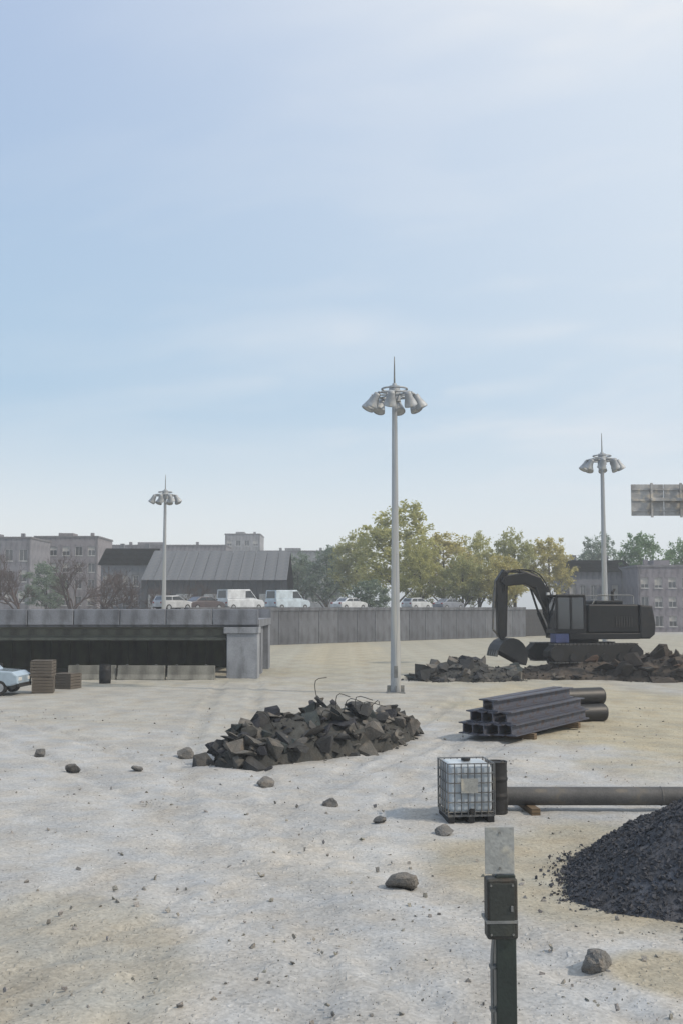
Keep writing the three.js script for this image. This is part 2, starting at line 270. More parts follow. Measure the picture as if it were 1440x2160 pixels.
// ---------------------------------------------------------------- buildings
function facade(parent, name, w, h, th, holes, m) { const s = new THREE.Shape([[0, 0], [w, 0], [w, h], [0, h]].map((p) => new THREE.Vector2(...p))); for (const [x, y, a, b] of holes) s.holes.push(new THREE.Path([[x, y], [x, y + b], [x + a, y + b], [x + a, y]].map((p) => new THREE.Vector2(...p)))); return part(name, uvm(new THREE.ExtrudeGeometry(s, { depth: th, bevelEnabled: false }).translate(0, 0, -th)), m, parent); }
const blindM = M(.45, .44, .42, .9);
function block(px0, px1, pyTop, D, deep, floors, cols, col, label, opt = {}) {
  const a = at(px0, HZ, D), b = at(px1, HZ, D), h = at(px0, pyTop, D).y, w = b.x - a.x;
  const t = thing(opt.name || 'building', label, 'building', [a.x, 0, -D], opt.turn || 0);
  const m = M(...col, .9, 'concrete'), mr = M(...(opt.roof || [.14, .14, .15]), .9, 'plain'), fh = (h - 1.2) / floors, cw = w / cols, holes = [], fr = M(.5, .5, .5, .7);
  for (let f = 0; f < floors; f++) for (let c = 0; c < cols; c++) holes.push([c * cw + cw * .22, .9 + f * fh, cw * .56, fh * .55]);
  facade(t, 'wall', w, h, .35, holes, m);
  part('side_walls', join([bx(0, 0, -deep, .3, h, -.352), bx(w - .3, 0, -deep, w, h, -.352), bx(.302, 0, -deep, w - .302, h, -deep + .3)]), m, t);
  if (opt.gable) { const rh = opt.gable; part('roof', prism([[-deep - .5, 0], [.5, 0], [-deep / 2, rh]], -.5, w + .5).rotateY(Math.PI / 2).scale(1, 1, -1).rotateY(0).translate(0, h + .003, 0), mr, t); }
  else { const rf = part('roof', bx(-.15, h + .003, -deep - .15, w + .15, h + .35, .15), mr, t); part('plant_room', bx(w * .3, h + .36, -deep * .7, w * .5, h + 1.3, -deep * .4), m, rf); }
  const wg = bx(0, 0, 0, cw * .56, fh * .55, .04), sg = bx(-.08, -.12, 0, cw * .56 + .08, -.003, .22), fg = join([bx(0, 0, 0, .07, fh * .55, .05), bx(cw * .56 - .07, 0, 0, cw * .56, fh * .55, .05), bx(.071, fh * .55 - .07, 0, cw * .56 - .071, fh * .55, .05), bx(.071, 0, 0, cw * .56 - .071, .07, .05), bx(cw * .28 - .03, .071, 0, cw * .28 + .03, fh * .55 - .071, .05)]);
  for (const [x, y] of holes) { const wn = part('window', wg, glass, t, [x, y, -.22]); part('frame', fg, fr, wn, [0, 0, .045]); part('sill', sg, fr, wn, [0, 0, .1]); const b = hash(Math.round(x * 7), Math.round(y * 7), Math.round(D)); if (b > .45) part('blind', bx(.08, fh * .55 * (1 - b * .8), 0, cw * .56 - .08, fh * .55 - .08, .01), blindM, wn, [0, 0, .042]); }
  for (const x of [.25, w - .35]) part('downpipe', bx(x, 0, .002, x + .1, h, .1), mr, t);
  const rp = t.children.find((o) => o.name === 'roof'); for (const k of [.22, .74]) part('chimney', bx(w * k, h + .2, -deep * .62, w * k + .7, h + (opt.gable ? opt.gable + .9 : 1.5), -deep * .62 + .7), m, rp);
  return t;
}
block(-120, 62, 1136, 205, 14, 4, 6, [.235, .235, .275], 'mauve grey apartment block with four rows of windows, behind the bare trees');
block(70, 205, 1134, 225, 14, 5, 5, [.25, .235, .265], 'taller dusky pink grey apartment block beside the low shed');
block(212, 318, 1192, 190, 12, 3, 5, [.20, .22, .26], 'three storey blue grey house block with a gable roof', { gable: 3.2, roof: [.19, .205, .25] });
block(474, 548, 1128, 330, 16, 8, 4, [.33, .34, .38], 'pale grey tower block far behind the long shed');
block(1196, 1330, 1206, 185, 12, 2, 6, [.22, .23, .28], 'two storey slate blue building behind the excavator', { gable: 2.2, roof: [.2, .2, .23] });
block(1345, 1520, 1196, 175, 12, 3, 6, [.27, .255, .30], 'pinkish grey three storey building below the sign panel', { roof: [.18, .18, .2] });
block(196, 476, 1152, 270, 14, 4, 12, [.24, .235, .275], 'long mauve grey block behind the gable house and the shed roof');
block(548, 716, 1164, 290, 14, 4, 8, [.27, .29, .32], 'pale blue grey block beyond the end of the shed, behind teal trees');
{ // long shed
  const D = 172, a = at(298, HZ, D), b = at(606, HZ, D), eave = at(306, 1222, D).y, ridge = at(306, 1158, D).y, w = b.x - a.x, deep = 22;
  const t = thing('shed', 'long dark clad shed with slate grey pitched roof behind the road', 'building', [a.x, 0, -D]);
  const dark = M(.05, .062, .08, .7, 'metal'), roof = M(.17, .185, .21, .6, 'metal'), door = M(.42, .46, .5, .5, 'metal');
  const nB = 24, bw = w / nB; for (let i = 0; i < nB; i++) part('wall_panel', bx(i * bw + .02, 0, -.12, (i + 1) * bw - .02, eave, .0 - (i % 2) * .05), dark, t);
  part('core', prism([[0, 0], [0, eave - .05], [-deep / 2, ridge - .1], [-deep, eave - .05], [-deep, 0]], 0, w).rotateY(Math.PI / 2).scale(1, 1, -1).translate(0, 0, -.15), dark, t);
  const nR = 12, rw = w / nR, slope = Math.atan2(ridge - eave, deep / 2), sl = Math.hypot(ridge - eave, deep / 2) + .5;
  for (let i = 0; i < nR; i++) part('roof_sheet', bx(i * rw + .03, 0, -sl, (i + 1) * rw - .03, .08, .6), roof, t, [0, eave + .05, 0], [slope, 0, 0]);
  for (let k = 0; k < 5; k++) { const dr = part('roller_door', bx(w * (.05 + k * .19), 3.2, .02, w * (.05 + k * .19) + 2.6, 6, .07), door, t); part('door_frame', join([bx(w * (.05 + k * .19) - .15, 3.2, .02, w * (.05 + k * .19) - .003, 6.15, .12), bx(w * (.05 + k * .19) + 2.603, 3.2, .02, w * (.05 + k * .19) + 2.75, 6.15, .12)]), dark, dr); }
}

// ---------------------------------------------------------------- trees
function leafCrown(seed, rx, ry, nClump, perClump, leaf, gapy = 1) {
  const r = rng(seed), pos = [], nor = []; const gauss = () => (r() + r() + r() - 1.5) / 1.5;
  for (let c = 0; c < nClump; c++) {
    let v; do { v = V(r() * 2 - 1, r() * 2 - 1, r() * 2 - 1); } while (v.length() > 1 || v.length() < .35);
    const lump = .72 + .4 * vnoise(v.x * 2.2 + 9, v.y * 2.2 + v.z * 1.7 + 4, 0, seed); v.multiply(V(rx * lump, ry * lump * (v.y > 0 ? 1 : .72), rx * lump));
    const cr = rx * (.13 + r() * .15);
    for (let k = 0; k < perClump; k++) {
      const p = V(gauss(), gauss() * .75, gauss()).multiplyScalar(cr).add(v), n = V(r() - .5, r() * .9 + .1, r() - .5).normalize(), u = V(r() - .5, r() - .5, r() - .5).cross(n).normalize(), w = n.clone().cross(u), s = leaf * (.6 + r() * .8);
      const a = p.clone().addScaledVector(u, s), b = p.clone().addScaledVector(w, s * .55), d = p.clone().addScaledVector(w, -s * .55), e = p.clone().addScaledVector(u, -s);
      for (const q of [a, b, d, d, b, e]) { pos.push(q.x, q.y, q.z); nor.push(n.x, n.y, n.z); }
    }
  }
  const g = new THREE.BufferGeometry(); g.setAttribute('position', new THREE.Float32BufferAttribute(pos, 3)); g.setAttribute('normal', new THREE.Float32BufferAttribute(nor, 3)); return g;
}
function limbs(seed, h, rx) {
  const r = rng(seed), l = [];
  for (let k = 0; k < 9; k++) { const a = k * 2.4 + r(), y0 = h * (.25 + r() * .4), d = rx * (.5 + r() * .4), p0 = V(0, y0, 0), p1 = V(Math.cos(a) * d * .5, y0 + d * .5, Math.sin(a) * d * .5), p2 = V(Math.cos(a + .2) * d, y0 + d * .9, Math.sin(a + .2) * d); l.push(rod(p0, p1, .13, .08, 6), rod(p1, p2, .08, .03, 5)); }
  return join(l);
}
const bark = M(.09, .08, .065, .95, 'wood');
const leafM = (r, g, b) => new THREE.MeshPhysicalMaterial({ color: new THREE.Color().setRGB(r, g, b), roughness: .9, transmission: .55, thickness: 0, side: THREE.DoubleSide, specularIntensity: .2 });
const leafMats = { spring: leafM(.43, .43, .175), olive: leafM(.36, .37, .165), gold: leafM(.47, .43, .17), green: leafM(.17, .27, .13), deep: leafM(.18, .24, .17) };
const crowns = [1, 2, 3].map((s) => leafCrown(s * 31, 5, 5.5, 180, 46, .22)), limbSets = [1, 2, 3].map((s) => limbs(s * 7, 11, 5));
const trunkG = uvm(new THREE.LatheGeometry([[.42, -.2], [.3, 1], [.24, 4], [.16, 8], [.07, 11.5]].map((q) => new THREE.Vector2(...q)), 10));
function tree(kind, px, pyTop, D, wpx, label, v, name = 'leafy_tree') {
  const p = at(px, HZ, D), h = at(px, pyTop, D).y, s = h / 14.6, sx = (wpx * D / F / 2) / 5.4, t = thing(name, label, 'tree', [p.x, 0, p.z], v * 1.7);
  part('trunk', trunkG, bark, t, null, null, [s, s, s]); part('limbs', limbSets[v % 3], bark, t, null, null, [sx, s, sx]);
  part('crown', crowns[v % 3], leafMats[kind], t, [0, 9 * s, 0], [0, v, 0], [sx, s, sx]); return t;
}
const treeRow = [['spring', 832, 1058, 165, 205, 'tallest yellow green tree with rounded crown, behind the tallest mast'], ['olive', 750, 1108, 185, 130, 'olive green tree on the shed side of the tallest tree'], ['gold', 935, 1112, 170, 175, 'golden green tree right beside the tallest rounded tree'],
  ['spring', 1010, 1120, 180, 110, 'spring green tree between the golden tree and the slender one'], ['olive', 1085, 1106, 172, 120, 'olive tree with raised crown behind the excavator bucket arm'], ['gold', 1158, 1122, 176, 130, 'golden green tree behind the excavator cab'], ['spring', 885, 1140, 155, 110, 'low spring green tree in front of the golden tree'], ['olive', 975, 1160, 152, 120, 'low olive green tree close behind the elevated road'], ['gold', 1060, 1160, 150, 120, 'low golden tree close behind the elevated road'],
  ['deep', 690, 1152, 200, 120, 'dull teal green tree at the end of the long shed'], ['deep', 628, 1158, 205, 100, 'pale teal tree just past the end of the shed'], ['green', 1352, 1112, 190, 120, 'fresh green tree between the two right hand buildings'], ['deep', 1262, 1122, 230, 110, 'hazy green tree behind the slate blue building'], ['green', 1440, 1128, 200, 110, 'fresh green tree behind the pinkish building'], ['deep', 780, 1215, 150, 110, 'low dark green bushy tree by the elevated road'], ['deep', 98, 1185, 180, 110, 'low dull green tree among the bare trees']];
treeRow.forEach(([k, px, py, D, w, l], i) => tree(k, px, py, D, w, l, i));
// bare trees at the left
function bareGeo(seed) {
  const r = rng(seed), big = [], fine = [];
  const grow = (p, d, len, rad, lv) => {
    const e = p.clone().addScaledVector(d, len); (lv < 2 ? big : fine).push(rod(p, e, rad, rad * .68, lv < 2 ? 7 : 3)); if (lv >= 6) return;
    const n = lv < 1 ? 4 : 3; for (let k = 0; k < n; k++) { const q = V(r() - .5, r() - .35, r() - .5).normalize(); grow(p.clone().lerp(e, .55 + .45 * r()), d.clone().multiplyScalar(1.1).addScaledVector(q, .85).normalize(), len * (.62 + r() * .2), rad * .6, lv + 1); }
  };
  grow(V(0, -.2, 0), V(0, 1, 0), 4, .28, 0); return [join(big), join(fine)];
}
const bareM = M(.13, .105, .115, .95, 'wood'), bares = [bareGeo(5), bareGeo(8)];
[[-10, 1128, 150], [45, 1150, 140], [150, 1136, 145], [215, 1160, 138], [265, 1190, 132], [345, 1200, 130], [420, 1205, 140]].forEach(([px, py, D], i) => {
  const p = at(px, HZ, D), h = at(px, py, D).y, s = h / 13.5, t = thing('bare_tree', ['leafless brown tree beside the edge of the bridge, before the mauve block', 'leafless tree in front of the mauve grey apartment block', 'broad leafless tree in front of the dusky pink block', 'leafless tree between the pink block and gable house', 'small leafless tree before the gable house', 'small leafless tree under the faint distant mast', 'small leafless tree before the shed end'][i], 'tree', [p.x, 0, p.z], i * 1.3);
  part('trunk', bares[i % 2][0], bareM, t, null, null, [s, s, s]); part('twigs', bares[i % 2][1], bareM, t, null, null, [s * 1.1, s, s * 1.1]);
});

// ---------------------------------------------------------------- vehicles on the elevated road
const wheelG = uvm(new THREE.CylinderGeometry(.32, .32, .22, 20).rotateX(Math.PI / 2)), rimG = uvm(new THREE.CylinderGeometry(.2, .2, .235, 14).rotateX(Math.PI / 2));
const lampRed = M(.3, .02, .02, .3), lampWhite = M(.7, .7, .68, .2);
const shapes = {
  sedan: { L: 4.5, w: 1.8, body: [[0, .35], [.02, .75], [.25, .92], [.95, 1.0], [1.0, 1.0], [3.45, 1.0], [4.2, .88], [4.48, .7], [4.5, .35], [4.1, .25], [.4, .25]], cabin: [[.75, .98], [1.35, 1.42], [2.7, 1.45], [3.5, .99]] },
  van: { L: 5.2, w: 1.95, body: [[0, .4], [0, 1.0], [.02, 1.2], [4.1, 1.2], [4.95, 1.08], [5.18, .8], [5.2, .4], [4.8, .3], [.4, .3]], cabin: [[.01, 1.19], [.08, 2.2], [3.2, 2.25], [4.25, 1.19]] },
  hatch: { L: 4.0, w: 1.75, body: [[0, .38], [0, .85], [.08, 1.0], [2.95, 1.0], [3.75, .88], [3.98, .65], [4.0, .35], [3.7, .26], [.3, .26]], cabin: [[.04, .99], [.35, 1.48], [2.1, 1.52], [3.05, .99]] },
  pickup: { L: 5.3, w: 1.9, body: [[0, .5], [0, 1.08], [2.05, 1.08], [2.1, 1.12], [3.9, 1.12], [5.0, 1.04], [5.27, .85], [5.3, .5], [4.9, .38], [.4, .38]], cabin: [[2.1, 1.11], [2.2, 1.72], [3.25, 1.76], [4.0, 1.11]] },
};
function car(kind, colour, name, label, pos, turn, group, scale = 1) {
  const s = shapes[kind], t = thing(name, label, kind === 'van' ? 'van' : kind === 'pickup' ? 'pickup truck' : 'car', pos, turn, group), paint = M(...colour, .35, 'plain', { clearcoat: 1, clearcoatRoughness: .1, bumpScale: 0 });
  t.scale.setScalar(scale); const hw = s.w / 2, wx = [.82, s.L - .85];
  let side = new THREE.Shape(s.body.map((p) => new THREE.Vector2(...p)));
  const body = part('body', prism(s.body, -hw, hw, .07), paint, t); part('cabin', prism(s.cabin, -hw + .1, hw - .1, .09), paint, t);
  const [a, b, c, d] = s.cabin, mid = (p, q, k) => [lerp(p[0], q[0], k), lerp(p[1], q[1], k)];
  for (const z of [-1, 1]) { // side panes, split by the door pillar
    const zz = z * (hw - .1 + .004), lo = .14, hi = .85; const q1 = mid(a, b, lo), q2 = mid(a, b, hi), q3 = mid(d, c, hi), q4 = mid(d, c, lo);
    const x1 = q1[0] + .1, x2 = q2[0] + .1, x3 = q3[0] - .1, x4 = q4[0] - .14, xm = (x2 + x3) / 2 + (kind === 'van' ? .8 : 0);
    if (kind !== 'van') part('window', quad([x1, q1[1], zz], [xm - .04, q1[1], zz], [xm - .04, q2[1], zz], [x2, q2[1], zz]), glass, t);
    part('window', quad([xm + .04, q1[1], zz], [x4, q4[1], zz], [x3, q3[1], zz], [xm + .04, q2[1], zz]), glass, t);
    part('mirror', bx(x4 - .02, q1[1], z > 0 ? hw - .02 : -hw - .16, x4 + .1, q1[1] + .14, z > 0 ? hw + .16 : -hw + .02, .03), C.rubber, t);
    for (const x of wx) { const w = part('wheel', wheelG, C.rubber, t, [x, .32, z * (hw - .1)]); part('rim', rimG, C.galv, w); }
    part('headlight', bx(s.L - .18, .62, z > 0 ? hw - .5 : -hw + .12, s.L + .012, .78, z > 0 ? hw - .12 : -hw + .5, .02), lampWhite, t); part('tail_light', bx(-.012, .72, z > 0 ? hw - .38 : -hw + .1, .1, .9, z > 0 ? hw - .1 : -hw + .38, .02), lampRed, t);
  }
  const wsh = (p, q, off) => { const n = V(q[1] - p[1], -(q[0] - p[0]), 0).normalize().multiplyScalar(off); const u = mid(p, q, .12), v = mid(p, q, .9), z0 = hw - .28; return quad([u[0] + n.x, u[1] + n.y, -z0], [u[0] + n.x, u[1] + n.y, z0], [v[0] + n.x, v[1] + n.y, z0 - .06], [v[0] + n.x, v[1] + n.y, -z0 + .06]); };
  part('windscreen', wsh(d, c, .006), glass, t); part('rear_window', wsh(a, b, -.006), glass, t);
  part('sill', bx(1.25, .24, -hw + .02, s.L - 1.3, .36, hw - .02), C.rubber, t); part('bumper', bx(s.L - .12, .33, -hw + .1, s.L + .03, .52, hw - .1, .03), C.rubber, t);
  return t;
}
{
  const { A, turn } = scene.userData.roadFrame; delete scene.userData.roadFrame;
  const roadPos = (px, off) => { // where the lane, off metres behind the wall, crosses the direction of that pixel column
    const u = V(Math.cos(turn), 0, -Math.sin(turn)), n = V(-Math.sin(turn), 0, -Math.cos(turn)), o = A.clone().setY(0).addScaledVector(n, off), k = (px - 720) / F / Math.cos(pitch); // x = k * -z
    const s = (k * -o.z - o.x) / (u.x + k * u.z); return o.addScaledVector(u, s).setY(roadTop + .005);
  };
  const put = (kind, col, name, label, px, off, back, scale) => { const p = roadPos(px, off); car(kind, col, name, label, [p.x, p.y, p.z], turn + (back ? Math.PI : 0), 'vehicles on the elevated road', scale); };
  put('hatch', [.48, .5, .52], 'parked_car', 'silver hatchback on the road under the faint distant mast', 335, 4, 0);
  put('sedan', [.07, .05, .05], 'parked_car', 'dark maroon saloon car on the road behind the bridge end', 395, 4, 0);
  put('van', [.62, .66, .7], 'delivery_van', 'white van on the road in front of the shed beside the saloon', 470, 4, 0);
  put('van', [.52, .62, .7], 'delivery_van', 'pale blue van on the road before the end of the shed', 572, 4, 0);
  put('sedan', [.6, .63, .65], 'parked_car', 'white saloon car on the road at the dull teal tree', 708, 4, 0);
  put('hatch', [.55, .58, .6], 'parked_car', 'pale hatchback on the road beside the tallest mast', 855, 4, 0);
  put('sedan', [.2, .22, .26], 'parked_car', 'slate grey saloon car on the road in front of the low golden trees', 920, 4, 0);
}
{ const p = gp(-185, 1463); car('pickup', [.36, .46, .55], 'pickup_truck', 'pale blue pickup truck parked at the edge of the bridge', [p.x, gh(p.x, p.z) + .01, p.z], -.05); }

// ---------------------------------------------------------------- heaps
const chunkGs = [0, 1, 2, 3, 4, 5, 6, 7].map((i) => chunkGeo(100 + i, 1, [.22, .6, .4, .75, .18, .5, .3, .25][i], [.8, .9, .6, .8, 1, .7, .6, .5][i]));
function mound(seed, rx, rz, h, lean = 0, pow = 1, res = 90, rough = .18) {
  const f = (x, z) => { const r = Math.hypot(x / rx, z / rz) * 1.06; return h * Math.pow(clamp(1 - r), pow) * (1 + lean * x / rx) * (1 + (fbm(x * 1.1 + seed, z * 1.1, 4) - .5) * rough * 4) + (r < 1 ? (fbm(x * 3 + seed, z * 3, 3) - .5) * rough * .6 * smooth(1, .8, r) : 0) - .12 * smooth(.9, 1.02, r); };
  const g = new THREE.PlaneGeometry(2 * rx * 1.06, 2 * rz * 1.06, res, Math.round(res * rz / rx)).rotateX(-Math.PI / 2), p = g.attributes.position; for (let i = 0; i < p.count; i++) p.setY(i, f(p.getX(i), p.getZ(i))); g.computeVertexNormals(); return [uvm(g), f];
}
function heap(name, label, cx, cz, turn, rx, rz, h, seed, set, nChunk, size, lean, rebar, pw = .72) {
  const t = thing(name, label, 'rubble', [cx, gh(cx, cz) - .02, cz], turn), [g, f] = mound(seed, rx, rz, h, lean, pw), r = rng(seed); part('spoil', g, set[2], t);
  for (let i = 0; i < nChunk; i++) { const a = r() * 6.283, q = i % 2 ? Math.pow(r(), .6) * .9 : .76 + r() * .28, x = Math.cos(a) * q * rx, z = Math.sin(a) * q * rz, s = size * (.45 + Math.pow(r(), 2) * 1.3); part('chunk', chunkGs[Math.floor(r() * 8)], set[Math.floor(r() * set.length)], t, [x, f(x, z) + s * .12, z], [r() * 1.2 - .6, r() * 6, r() * 1.4 - .7], [s, s, s]); }
  const small = []; for (let i = 0; i < 900; i++) { const a = r() * 6.283, q = i % 2 ? .82 + r() * r() * .5 : .3 + r() * .75, x = Math.cos(a) * q * rx, z = Math.sin(a) * q * rz, s = size * (.05 + r() * r() * .3); small.push(chunkGs[Math.floor(r() * 8)].clone().scale(s, s, s).rotateX(r() * 3).rotateY(r() * 6).translate(x, Math.max(0, f(x, z)) + s * .2, z)); }
  const sp = part('small_rubble', join(small), set[1], t); sp.userData.kind = 'stuff';
  if (rebar) for (let i = 0; i < rebar; i++) { const x = (r() * 1.2 - .6) * rx, z = (r() - .3) * rz * .7, y = f(x, z) - .1, p0 = V(x, y, z), p1 = p0.clone().add(V((r() - .5) * .9, .35 + r() * .5, (r() - .2) * .7)), p2 = p1.clone().add(V((r() - .5) * .9, .1 - r() * .3, r() * .5)); part('rebar', uvm(new THREE.TubeGeometry(new THREE.CatmullRomCurve3([p0, p1, p2]), 10, .012, 5)), C.greenGrey, t); }
  return t;
}
{ const a = gp(492, 1614), b = gp(838, 1553), c = a.clone().add(b).multiplyScalar(.5), turn = -Math.atan2(b.z - a.z, b.x - a.x); heap('rubble_heap', 'long low heap of dark broken slabs lying on the pale gravel', c.x, c.z, turn, a.distanceTo(b) / 2 + .75, 1.4, 1.1, 21, C.rubbleDark, 300, .5, .02, 9, .3); }
{ const p = gp(985, 1434); heap('spoil_mound', 'dark grey spoil mound under the bucket of the excavator', p.x, p.z, .1, 3.1, 2.2, 1.05, 33, C.rubbleDark, 110, .8, 0, 0); }
{ const p = gp(1400, 1432); heap('spoil_mound', 'rusty brown rubble mound behind the excavator counterweight', p.x, p.z, -.1, 4.2, 2.3, 1.5, 41, C.rubbleBrown, 150, .85, 0, 0); }
{ const p = gp(1236, 1428); heap('spoil_mound', 'wide brown grey spoil bank on which the excavator stands', p.x, p.z, 0, 5.6, 3.2, 1.05, 47, C.rubbleBrown, 120, .6, 0, 0); }

// ---------------------------------------------------------------- excavator
{
  const p = gp(1229, 1425), t = thing('excavator', 'dark charcoal tracked excavator with its bucket arm lowered on the spoil bank', 'excavator', [p.x, .76, p.z], Math.PI + .22); t.scale.setScalar(1.22);
  const trackPts = [[-2.1, .1], [-2.4, .35], [-2.4, .6], [-2.1, .9], [2.1, .9], [2.4, .6], [2.4, .35], [2.1, .1]];
  for (const z of [-1, 1]) { const tr = part('track', prism(trackPts, z > 0 ? .85 : -1.5, z > 0 ? 1.5 : -.85, .04), C.rubber, t); for (let k = 0; k < 22; k++) { part('track_shoe', bx(-.07, 0, -.33, .07, .05, .33), C.steel, tr, [-2.05 + k * .195, .9, z * 1.175]); part('track_shoe', bx(-.07, -.05, -.33, .07, 0, .33), C.steel, tr, [-2.05 + k * .195, .1, z * 1.175]); } for (let k = 0; k < 6; k++) part('roller', new THREE.CylinderGeometry(k % 5 ? .17 : .33, k % 5 ? .17 : .33, .08, 16).rotateX(Math.PI / 2), C.charcoalB, tr, [-2 + k * .8, k % 5 ? .32 : .5, z * 1.53]); }
  part('undercarriage', join([bx(-1.2, .35, -.85, 1.2, .8, .85), uvm(new THREE.CylinderGeometry(.75, .75, .32, 24).translate(0, .96, 0))]), C.charcoalB, t);
  const house = part('house', join([bx(-2.3, 1.14, -1.42, 1.3, 1.42, 1.42, .04), bx(-2.25, 1.42, -1.4, .35, 2.78, 1.4, .1), bx(-1.6, 2.78, -1.1, -.2, 2.95, 1.1, .05)]), C.charcoal, t);
  part('counterweight', prism([[-3.05, 1.35], [-3.1, 1.8], [-2.95, 2.7], [-2.27, 2.76], [-2.27, 1.15], [-2.8, 1.15]], -1.45, 1.45, .08), C.charcoalB, t);
  for (let k = 0; k < 7; k++) part('louvre', bx(-1.9 + k * .13, 1.7, -1.425, -1.83 + k * .13, 2.2, -1.402), C.black, house);
  for (let k = 0; k < 7; k++) part('louvre', bx(-1.9 + k * .13, 1.7, 1.402, -1.83 + k * .13, 2.2, 1.425), C.black, house);
  part('exhaust', uvm(join([new THREE.CylinderGeometry(.08, .08, .7, 12).translate(-1.3, 3, -.6), new THREE.CylinderGeometry(.06, .08, .2, 12).rotateZ(.7).translate(-1.36, 3.42, -.6)])), C.black, t);
  for (const z of [-1.3, 1.3]) part('handrail', uvm(new THREE.TubeGeometry(new THREE.CatmullRomCurve3([V(-2, 2.75, z), V(-2, 3.2, z), V(-.2, 3.2, z), V(.1, 2.75, z)], false, 'catmullrom', .05), 20, .025, 6)), C.galvDark, t);
  const toolbox = part('toolbox', bx(1.32, .98, -1.42, 2.0, 1.41, -.75, .04), C.blue, t); toolbox.userData.label = 'blue painted toolbox';
  // cab on the far (-z) side keeps its glass; its near neighbour is the boom foot
  const cab = part('cab', join([bx(.45, 1.43, -1.4, 2.0, 1.62, -.35), bx(.45, 3.1, -1.4, 1.9, 3.24, -.35, .05), ...[[.45, -1.4], [.45, -.45], [1.85, -1.4], [1.85, -.45], [1.15, -1.4], [1.15, -.45]].map(([x, z]) => bx(x, 1.62, z, x + .1, 3.1, z + .1))]), C.charcoal, t);
  for (const z of [-1.36, -.39]) { part('cab_window', bx(.55, 1.63, z - .01, 1.15, 3.09, z + .01), glass, cab); part('cab_window', bx(1.25, 1.63, z - .01, 1.85, 3.09, z + .01), glass, cab); } part('windscreen', bx(1.9, 1.63, -1.3, 1.92, 3.09, -.45), glass, cab); part('cab_window', bx(.49, 2.1, -1.3, .51, 3.09, -.45), glass, cab);
  part('seat', join([bx(.7, 1.63, -1.1, 1.2, 1.95, -.6, .05), bx(.62, 1.95, -1.1, .76, 2.6, -.6, .05)]), C.black, cab);
  part('boom', prism([[1.0, 1.5], [1.5, 1.45], [1.95, 2.6], [2.5, 3.5], [2.95, 3.72], [4.0, 3.62], [4.2, 3.85], [4.1, 4.08], [2.9, 4.3], [2.2, 4.05], [1.5, 3.0], [1.0, 2.0]], -.26, .26, .04), C.charcoal, t);
  const dx = -1.3;
  part('stick', prism([[5.1, 4.3], [5.32, 4.42], [5.7, 3.9], [5.62, 1.3], [5.4, 1.1], [5.2, 1.3], [5.12, 3.6]], -.17, .17, .03).translate(dx, 0, 0), C.charcoal, t);
  part('boom_cylinder', join([rod(V(1.6, 1.3, .36), V(2.1, 2.4, .36), .1), rod(V(2.1, 2.4, .36), V(2.5, 3.6, .36), .055), rod(V(1.6, 1.3, -.36), V(2.1, 2.4, -.36), .1), rod(V(2.1, 2.4, -.36), V(2.5, 3.6, -.36), .055)]), C.charcoalB, t);
  part('stick_cylinder', join([rod(V(2.3, 4.1, 0), V(3.2, 4.32, 0), .1), rod(V(3.2, 4.32, 0), V(3.95, 4.34, 0), .055)]), C.charcoalB, t);
  part('bucket_cylinder', join([rod(V(5.66, 3.9, 0), V(5.8, 2.6, 0), .085), rod(V(5.8, 2.6, 0), V(5.85, 1.6, 0), .05), rod(V(5.85, 1.6, 0), V(5.45, 1.2, 0), .05)]).translate(dx, 0, 0), C.steel, t);
  for (const z of [-.2, .2]) part('hose', uvm(new THREE.TubeGeometry(new THREE.CatmullRomCurve3([V(1.3, 2.2, z), V(1.7, 3.3, z), V(2.3, 4.22, z), V(3.2, 4.42, z), V(3.9, 4.2, z * 1.2), V(4.0, 3.4, z * 1.2)]), 30, .03, 6)), C.rubber, t);
  for (const [x, y, z] of [[1.95, 3.2, -.5], [1.95, 3.2, -1.2]]) part('work_lamp', bx(x - .06, y, z - .08, x + .08, y + .13, z + .08, .02), C.lens, t);
  const outer = [], inner = []; for (let k = 0; k <= 10; k++) { const a = .35 + k * .33; outer.push([5.15 + Math.cos(a) * .75, .35 + Math.sin(a) * .85]); inner.unshift([5.15 + Math.cos(a) * .68, .35 + Math.sin(a) * .78]); }
  const bucket = part('bucket', join([prism([...outer, ...inner], -.68, .68), prism(outer, -.72, -.681), prism(outer, .681, .72)]).translate(dx, 0, 0), C.black, t); for (let k = 0; k < 5; k++) part('tooth', bx(-.05, -.28, -.06, .05, 0, .06), C.steel, bucket, [5.84 + dx, .62, -.56 + k * .28], [0, 0, .25]);
}

